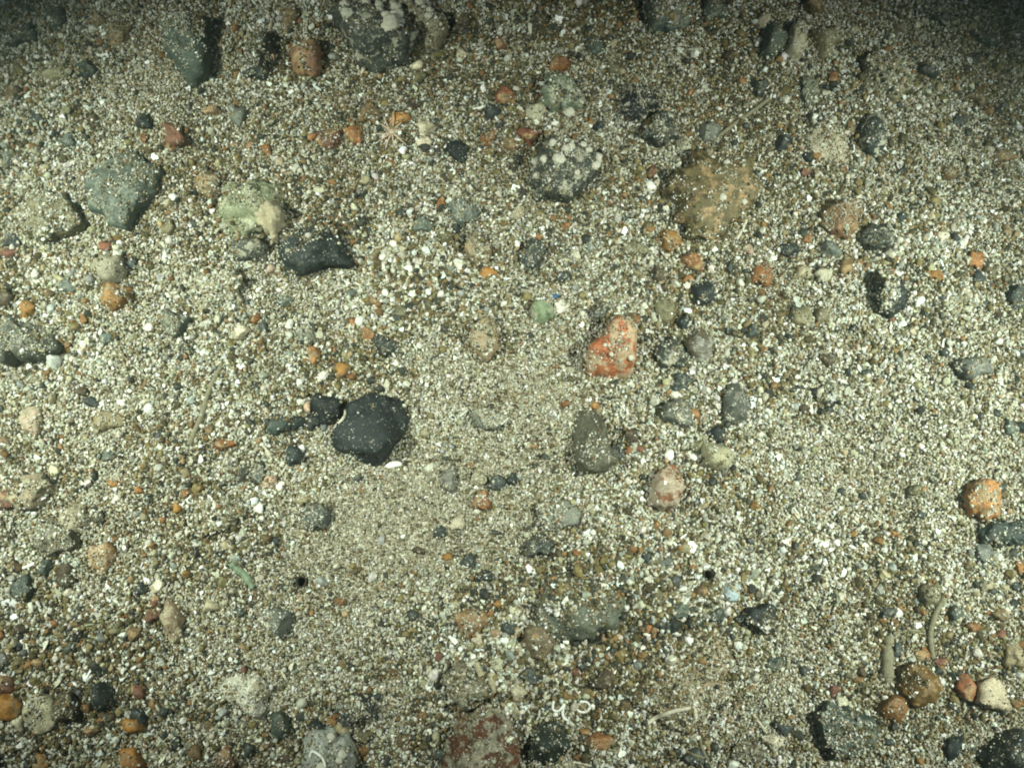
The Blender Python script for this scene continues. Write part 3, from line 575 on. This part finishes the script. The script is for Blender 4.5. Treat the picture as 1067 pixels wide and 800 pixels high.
for u, v, a, b, ang, lab in [
    (411,485,18,8,-10,'white shell edge peeping from under the large black rock'), (159,428,12,12,0,'brightest white shell on bare sand near the long worm tube'),
    (130,421,10,8,20,'white shell chip on bare sand beside a tan pebble'), (679,194,16,12,35,'oval white shell valve between barnacled black rock and brown slab'),
    (696,474,12,14,0,'pale bluish shell plate just above the pink quartz stone'), (722,476,18,8,25,'pinkish white shell sliver beside the round sand-coloured stone'),
    (861,566,15,8,-15,'white shell sliver beside an olive pebble on open sand'), (960,466,11,6,40,'white shell sliver on fine sand near a dark pit'),
    (718,668,8,11,-35,'glossy white oval shell standing at the edge of the silty brown rock'), (186,212,11,10,0,'white shell between blue-green rock and pale green rock'),
    (176,271,6,10,10,'slim white shell on coarse sand near the silt-covered mound'), (178,312,8,8,0,'round white shell beside the silt-covered mound'),
    (217,371,8,7,0,'white shell chip beside a cream pebble'), (565,83,9,6,-10,'white shell chip next to the grey-green stone'),
    (598,30,7,7,0,'white shell dot above an orange-brown pebble'), (579,126,10,6,-20,'white shell chip under the grey-green stone'),
    (614,130,11,5,25,'white shell sliver beside a small black pebble'), (627,140,10,5,10,'white shell sliver beyond a small black pebble'),
    (291,304,9,5,20,'bright white flake beside the sand-topped dark rock'), (342,359,6,6,0,'white flake next to an orange pebble in fine sand'),
    (412,379,9,8,20,'pale shell fragment by the black speckled pebble'), (316,469,7,9,40,'white chip touching the dark grey oval pebble'),
    (155,622,7,5,0,'white chip beside a dark grey pebble and cream pebble'), (532,640,5,13,0,'tall thin white shell beside a dark pebble'),
    (761,470,5,5,0,'tiny white shell bead on coarse sand'), (1014,435,8,5,30,'white shell sliver near a blue-green grey pebble'),
    (848,122,10,9,40,'white shell knob above the smooth beige stone'), (806,269,10,6,0,'white shell chip by a black pebble'),
    (846,256,7,6,-30,'white shell chip beside an orange pebble'), (921,346,8,6,20,'white shell chip beneath the dark crescent stone'),
    (932,288,9,7,0,'white shell chip on the rim of the dark crescent stone'), (998,699,8,8,0,'round white shell next to the rusty red block'),
    (880,397,8,6,0,'white shell chip next to a sand-dusted encrusted stone'), (804,349,6,7,0,'white shell chip near a dark grey pebble')]:
    flake('shell', u, v, a, b, ang, M_SHELL, lab, 'shell', GS)

def ring(u, v, d, label, seed, arc=1.0):
    n, s = 22, 8; V = []; F = []; c = px(u, v); R0 = d/2*S*.72; r0 = d/2*S*.34; z = surf(c[0], c[1])+r0*.7
    m = int(n*arc)
    for i in range(m+(arc < 1)):
        a = 2*math.pi*i/n
        for k in range(s):
            b = 2*math.pi*k/s; V.append(((R0+r0*math.cos(b))*math.cos(a), (R0+r0*math.cos(b))*math.sin(a), r0*1.3*math.sin(b)+.15*r0*math.sin(2*a+seed)))
    for i in range(m):
        for k in range(s):
            j = (i+1) % n if arc == 1 else i+1
            F.append((i*s+k, j*s+k, j*s+(k+1) % s, i*s+(k+1) % s))
    if arc < 1: F += [tuple(range(s)), tuple(range(m*s+s-1, m*s-1, -1))]
    o = link('tube_ring', mesh('tube_ring', V, F, M_SHELL), (c[0], c[1], z)); o.rotation_euler = (.2, .15, seed)
    tag(o, label, 'worm tube', 'tiny white coiled worm tubes')
ring(201, 522, 7.5, 'tiny clean white ring lying on the low silty stone', 1)
ring(234, 444, 7.5, 'tiny white ring beside a rust-brown pebble', 2, .8)
ring(100, 446, 8.5, 'tiny pale ring next to a tan pebble', 3, .85)
ring(471, 178, 8, 'tiny white coiled ring below a black pebble', 4)
ring(462, 312, 5.5, 'tiny grey-white ring on coarse white grit', 5)
ring(618, 20, 8.5, 'tiny pale ring beside a cream ball in dim gravel', 6, .8)
ring(603, 49, 8, 'tiny crescent-shaped white ring beside an orange-brown pebble', 7, .65)
ring(848, 172, 8, 'tiny white ring beside a black pebble and smooth beige stone', 8, .8)

# sea star
c = px(409, 140); z0 = surf(c[0], c[1])
star = bpy.data.objects.new('sea_star', None); col.objects.link(star); star.location = (c[0], c[1], z0)
star.empty_display_size = .01
tag(star, 'small pale pink sea star with thin radiating arms beside amber pebble', 'sea star')
D, Fc = ico(3); V = D*np.array([3.6, 3.4, 1.9])*S*(1+.08*fbm(D*3, 3, 5))[:, None]; link('disc', mesh('disc', V, Fc, M_STAR), (0, 0, .0034), star)
for i, (eu, ev) in enumerate([(400,124),(411,123),(419,131),(422,136),(424,154),(413,157),(402,156),(391,141),(394,150),(396,131)]):
    V, F = tube([(409+.18*(eu-409), 140+.18*(ev-140)), (409+.55*(eu-409)+1.2*math.sin(i*2.1), 140+.55*(ev-140)+1.2*math.cos(i*1.7)), (eu, ev)], 1.25, lift=2.6, taper=(1, .4), sides=7, n=12, seed=i)
    link('arm', mesh('arm', V-np.array(star.location), F, M_STAR), (0, 0, 0), star)

# burrows
for i, ((u, v, r), (c, rr)) in enumerate(zip(HOLES, HXY)):
    n = 18; V = []; F = []
    g = float(ground_z(c[0]+rr*2.2, c[1]))
    prof = [(1.25, .0002), (1.02, .0006), (.86, -.001), (.82, -.006), (.75, -.014), (.3, -.019), (.02, -.0195)]
    for q, z in prof:
        for k in range(n):
            a = 2*math.pi*k/n; w_ = 1+.08*math.sin(3*a+i); V.append((q*rr*w_*math.cos(a), q*rr*w_*math.sin(a)*1.1, z))
    for j in range(len(prof)-1):
        for k in range(n):
            F.append((j*n+k, j*n+(k+1) % n, (j+1)*n+(k+1) % n, (j+1)*n+k))
    o = link('burrow', mesh('burrow', V, F, M_HOLE), (c[0], c[1], g))
    tag(o, ['round dark burrow hole in smooth fine sand', 'dark burrow hole in gritty sand near the pale bluish-white pebble'][i], 'burrow')

# ------------------------------------------------------------------ sand grains and grit (one countless mass each)
protos = bpy.data.collections.new('grain_shapes')     # source shapes for the instances
def proto(i, V, F):
    me = mesh('grain_shape', V, F, M_GRAIN, smooth=False); o = bpy.data.objects.new('grain_shape_%02d' % i, me); protos.objects.link(o)
for i in range(16):
    r = np.random.default_rng(40+i); D, Fc = ico(2); V = D.copy()*.5
    if i < 11:
        V *= r.uniform(.75, 1.15, 3)
        for k in range(9):
            n = r.normal(size=3); n /= np.linalg.norm(n); d = V@n; V -= np.outer(np.clip(d-d.max()*r.uniform(.6, .85), 0, None), n)
    elif i < 14:                                        # curved shell chips
        V *= np.array([1.25, .95, .18]); V[:, 2] += .35*(V[:, 0]**2+V[:, 1]**2)
        V[:, :2] *= (1+.25*np.sin(3*np.arctan2(V[:, 1], V[:, 0])+i))[:, None]
    else: V *= np.array([1.9, .5, .5])                  # needles
    V += D*.05*vnoise(D*3+i*5, i)[:, None]
    proto(i, V, Fc)
def scatter(name, P, scl, rot, idx, colr):
    me = bpy.data.meshes.new(name); me.from_pydata(P.tolist(), [], [])
    for an, ty, dat, f in (('gscale', 'FLOAT_VECTOR', scl, 'vector'), ('grot', 'FLOAT_VECTOR', rot, 'vector'), ('gidx', 'INT', idx, 'value'), ('gcol', 'FLOAT_COLOR', colr, 'color')):
        me.attributes.new(an, ty, 'POINT').data.foreach_set(f, np.ascontiguousarray(dat).ravel())
    o = link(name, me)
    g = bpy.data.node_groups.new(name+'_nodes', 'GeometryNodeTree')
    g.interface.new_socket('Geometry', in_out='INPUT', socket_type='NodeSocketGeometry'); g.interface.new_socket('Geometry', in_out='OUTPUT', socket_type='NodeSocketGeometry')
    gi, go = g.nodes.new('NodeGroupInput'), g.nodes.new('NodeGroupOutput')
    ci = g.nodes.new('GeometryNodeCollectionInfo'); ci.inputs['Collection'].default_value = protos; ci.inputs['Separate Children'].default_value = True; ci.inputs['Reset Children'].default_value = True
    ip = g.nodes.new('GeometryNodeInstanceOnPoints'); ip.inputs['Pick Instance'].default_value = True
    def at(nm, ty):
        n = g.nodes.new('GeometryNodeInputNamedAttribute'); n.data_type = ty; n.inputs[0].default_value = nm; return n.outputs[0]
    e = g.nodes.new('FunctionNodeEulerToRotation')
    g.links.new(at('grot', 'FLOAT_VECTOR'), e.inputs[0]); g.links.new(e.outputs[0], ip.inputs['Rotation'])
    g.links.new(at('gscale', 'FLOAT_VECTOR'), ip.inputs['Scale']); g.links.new(at('gidx', 'INT'), ip.inputs['Instance Index'])
    g.links.new(gi.outputs[0], ip.inputs['Points']); g.links.new(ci.outputs[0], ip.inputs['Instance']); g.links.new(ip.outputs[0], go.inputs[0])
    md = o.modifiers.new('scatter', 'NODES'); md.node_group = g
    return o

# how coarse the bed is, by place on the floor (patches of fine sand, patches of grit)
def blob(u, v, U, V_, su, sv): return np.exp(-((u-U)/su)**2-((v-V_)/sv)**2)
def coarse(x, y):
    u, v = topx(x, y)
    k = np.full_like(u, .52)+.22*fbm(xy0(x*9, y*9), 3, 61)
    for U, V_, su, sv, a in [(415,535,85,60,-.45), (480,400,120,60,-.14), (330,600,80,50,-.25), (900,480,120,90,-.4), (180,60,70,60,-.25), (340,300,60,30,-.3), (560,450,60,60,-.08),
                             (440,290,70,50,.35), (680,640,150,60,.4), (540,700,120,90,.3), (40,330,80,160,.3), (60,700,130,120,.4), (1000,620,120,150,.3), (720,200,140,80,.1), (420,140,120,40,.25), (960,260,110,80,.25), (60,60,120,90,.25)]:
        k = k+a*blob(u, v, U, V_, su, sv)
    return np.clip(k, 0, 1)
def dirt_and_pool_light(x, y):  # brown grain patches, with lamp pools painted paler and dim edges browner
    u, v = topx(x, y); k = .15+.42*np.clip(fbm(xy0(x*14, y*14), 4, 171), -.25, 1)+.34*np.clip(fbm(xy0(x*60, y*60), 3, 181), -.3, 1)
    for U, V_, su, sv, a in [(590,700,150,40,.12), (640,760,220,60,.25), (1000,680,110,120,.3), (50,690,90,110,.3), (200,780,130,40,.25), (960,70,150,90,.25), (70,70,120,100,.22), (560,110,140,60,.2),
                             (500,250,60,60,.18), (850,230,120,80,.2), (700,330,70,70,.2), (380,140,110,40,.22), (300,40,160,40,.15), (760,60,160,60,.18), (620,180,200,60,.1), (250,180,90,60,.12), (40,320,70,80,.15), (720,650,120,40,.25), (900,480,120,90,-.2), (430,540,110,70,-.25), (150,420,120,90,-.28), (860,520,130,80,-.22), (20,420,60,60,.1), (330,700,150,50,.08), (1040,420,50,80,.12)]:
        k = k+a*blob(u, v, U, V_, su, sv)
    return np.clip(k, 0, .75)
PAL = np.array([(.585, .57, .49), (.45, .425, .325), (.31, .275, .165), (.185, .145, .06), (.08, .063, .024), (.035, .038, .028), (.22, .12, .042), (.76, .765, .73), (.30, .31, .27), (.36, .26, .14)])
PW = np.array([.22, .22, .15, .09, .085, .05, .022, .03, .10, .02]); PW = PW/PW.sum()
def grains(name, x0, x1, y0, y1, step, size, sig, lay, kind, on_stone, warm=0.):
    xs, ys = np.meshgrid(np.arange(x0, x1, step), np.arange(y0, y1, step)); n = xs.size
    x = xs.ravel()+rng.uniform(-.6, .6, n)*step; y = ys.ravel()+rng.uniform(-.6, .6, n)*step
    c = coarse(x, y)
    d = size*np.exp(rng.normal(0, sig, n))*(1. if kind == 'dust' else .58+.85*c)
    if kind == 'gravel': d = np.clip(d, .003, .0085)
    keep = np.ones(n, bool)
    for hc, hr in HXY: keep &= np.hypot(x-hc[0], y-hc[1]) > hr*1.12
    if kind == 'gravel': keep &= rng.uniform(0, 1, n) < .08+.95*dirt_and_pool_light(x, y)
    if kind == 'grit': keep &= rng.uniform(0, 1, n) < .12+.75*c
    z = ground_z(x, y)+d*rng.uniform(-.1, .35, n)+lay*rng.uniform(0, 1, n)-(d*.12 if kind == 'gravel' else 0)
    cl = fbm(xy0(x*130, y*130), 4, 99, .65); dn = Vector((0, 0, -1))
    for i in np.nonzero(keep)[0]:
        h = TREE.ray_cast(Vector((x[i], y[i], .25)), dn)
        if h[0] is not None and h[0].z > z[i]-d[i]*.5:
            du, ln, lc, sz = STONES[SID[h[2]]][3:7]; over = h[0].z-z[i]
            if ln is not None: du = min(1., max(0., du+1.1*((x[i]-lc[0])*ln[0]-(y[i]-lc[1])*ln[1])/sz))
            pr = on_stone*(du*1.25-.1)*(1.0 if h[1].z > .7 else .45 if h[1].z > .4 else .1)
            if kind == 'dust':
                if (cl[i]*.55+.5 < pr+.12 and rng.random() < .3+.7*du) or rng.random() < (.015+.12*du)*(h[1].z > .3): z[i] = h[0].z+d[i]*.1
                else: keep[i] = False
            elif cl[i]*.55+.5 < pr and rng.random() < .2+.8*du:
                d[i] *= .8 if du < .6 else 1.; z[i] = h[0].z+d[i]*.1
            elif over < min(.0034, .26*sz) and rng.random() < .6: z[i] = h[0].z+d[i]*.1          # sand lapping over the rim
            else: keep[i] = False
        elif kind == 'dust': keep[i] = False
    x, y, z, d = x[keep], y[keep], z[keep], d[keep]; n = len(x)
    idx = np.where(rng.uniform(0, 1, n) < .86, rng.integers(0, 11, n), rng.integers(11, 16, n)); flat = (idx >= 11)
    scl = d[:, None]*rng.uniform(.75, 1.25, (n, 3)); scl[idx >= 14] *= .85
    rot = rng.uniform(0, 6.283, (n, 3)); rot[flat, 0] = rng.normal(0, .5, flat.sum()); rot[flat, 1] = rng.normal(0, .5, flat.sum())
    pw = PW.copy()
    if kind == 'grit': pw = np.array([.19, .19, .14, .11, .12, .09, .06, .06, .05, .02]); pw /= pw.sum()
    if kind == 'gravel': pw = np.array([.09, .10, .08, .12, .14, .30, .10, .02, .08, .02]); pw /= pw.sum(); idx %= 11
    k = rng.choice(len(PAL), n, p=pw)
    # patches where brown and dark grains gather, thinned out to whiten the lamp pools
    sw = rng.uniform(0, 1, n) < dirt_and_pool_light(x, y)*.95; k[sw] = rng.choice([3, 4, 5, 6], sw.sum(), p=[.3, .3, .28, .12])
    shell = flat & (rng.uniform(0, 1, n) < .6); k[shell] = rng.choice([0, 7, 1], shell.sum())
    C = PAL[k]*rng.uniform(.75, 1.22, n)[:, None]*rng.uniform(.94, 1.06, (n, 3)); C = np.concatenate([np.clip(C, 0, .9), np.ones((n, 1))], 1)
    o = scatter(name, np.stack([x, y, z], -1), scl, rot, idx, C)
    return o, n
XA, XB, YA, YB = -.58, .58, -.42, .52
o, n1 = grains('sand', XA, XB, YA, YB, .00172, .0020, .28, .0010, 'sand', .9)
tag(o, 'pale shelly sand covering the whole seabed', 'sand', kind='stuff')
o, n2 = grains('grit', XA, XB, YA, YB, 0.0052, .0031, .34, .0010, 'grit', .35)
tag(o, 'coarse shelly grit and tiny gravel mixed over the sand', 'grit', kind='stuff')
o, n4 = grains('gravel', XA, XB, YA, YB, .0100, .0064, .32, 0, 'gravel', 0)
tag(o, 'scattered fine dark and rusty gravel bedded in the sand', 'gravel', kind='stuff')
o, n3 = grains('fine_sand', XA, XB, YA, YB, .00125, .00125, .25, 0, 'dust', 1.0)
tag(o, 'fine sand dusted over the tops of the stones', 'sand', kind='stuff')
print(n3, 'grains', n1, n2, 'stones', len(STONES), 'dup labels', len(labs)-len(set(labs)))

# ------------------------------------------------------------------ the murky water, round camera, lamps and bed
V = [(x, y, z) for x in (-13, 13) for y in (-13, 13) for z in (-.9, 1.1)]
F = [(0, 1, 3, 2), (4, 6, 7, 5), (0, 4, 5, 1), (2, 3, 7, 6), (0, 2, 6, 4), (1, 5, 7, 3)]
wm = bpy.data.materials.new('murky_water'); wm.use_nodes = True; nt = wm.node_tree; nt.nodes.clear()
out = nt.nodes.new('ShaderNodeOutputMaterial'); pv = nt.nodes.new('ShaderNodeVolumePrincipled')
pv.inputs['Color'].default_value = (.62, .80, .66, 1); pv.inputs['Density'].default_value = HAZE
pv.inputs['Anisotropy'].default_value = .3
nt.links.new(pv.outputs[0], out.inputs['Volume'])
tag(link('haze', mesh('haze', V, F, wm, smooth=False)), 'faint green murk of the water over the seabed', 'water', kind='stuff')
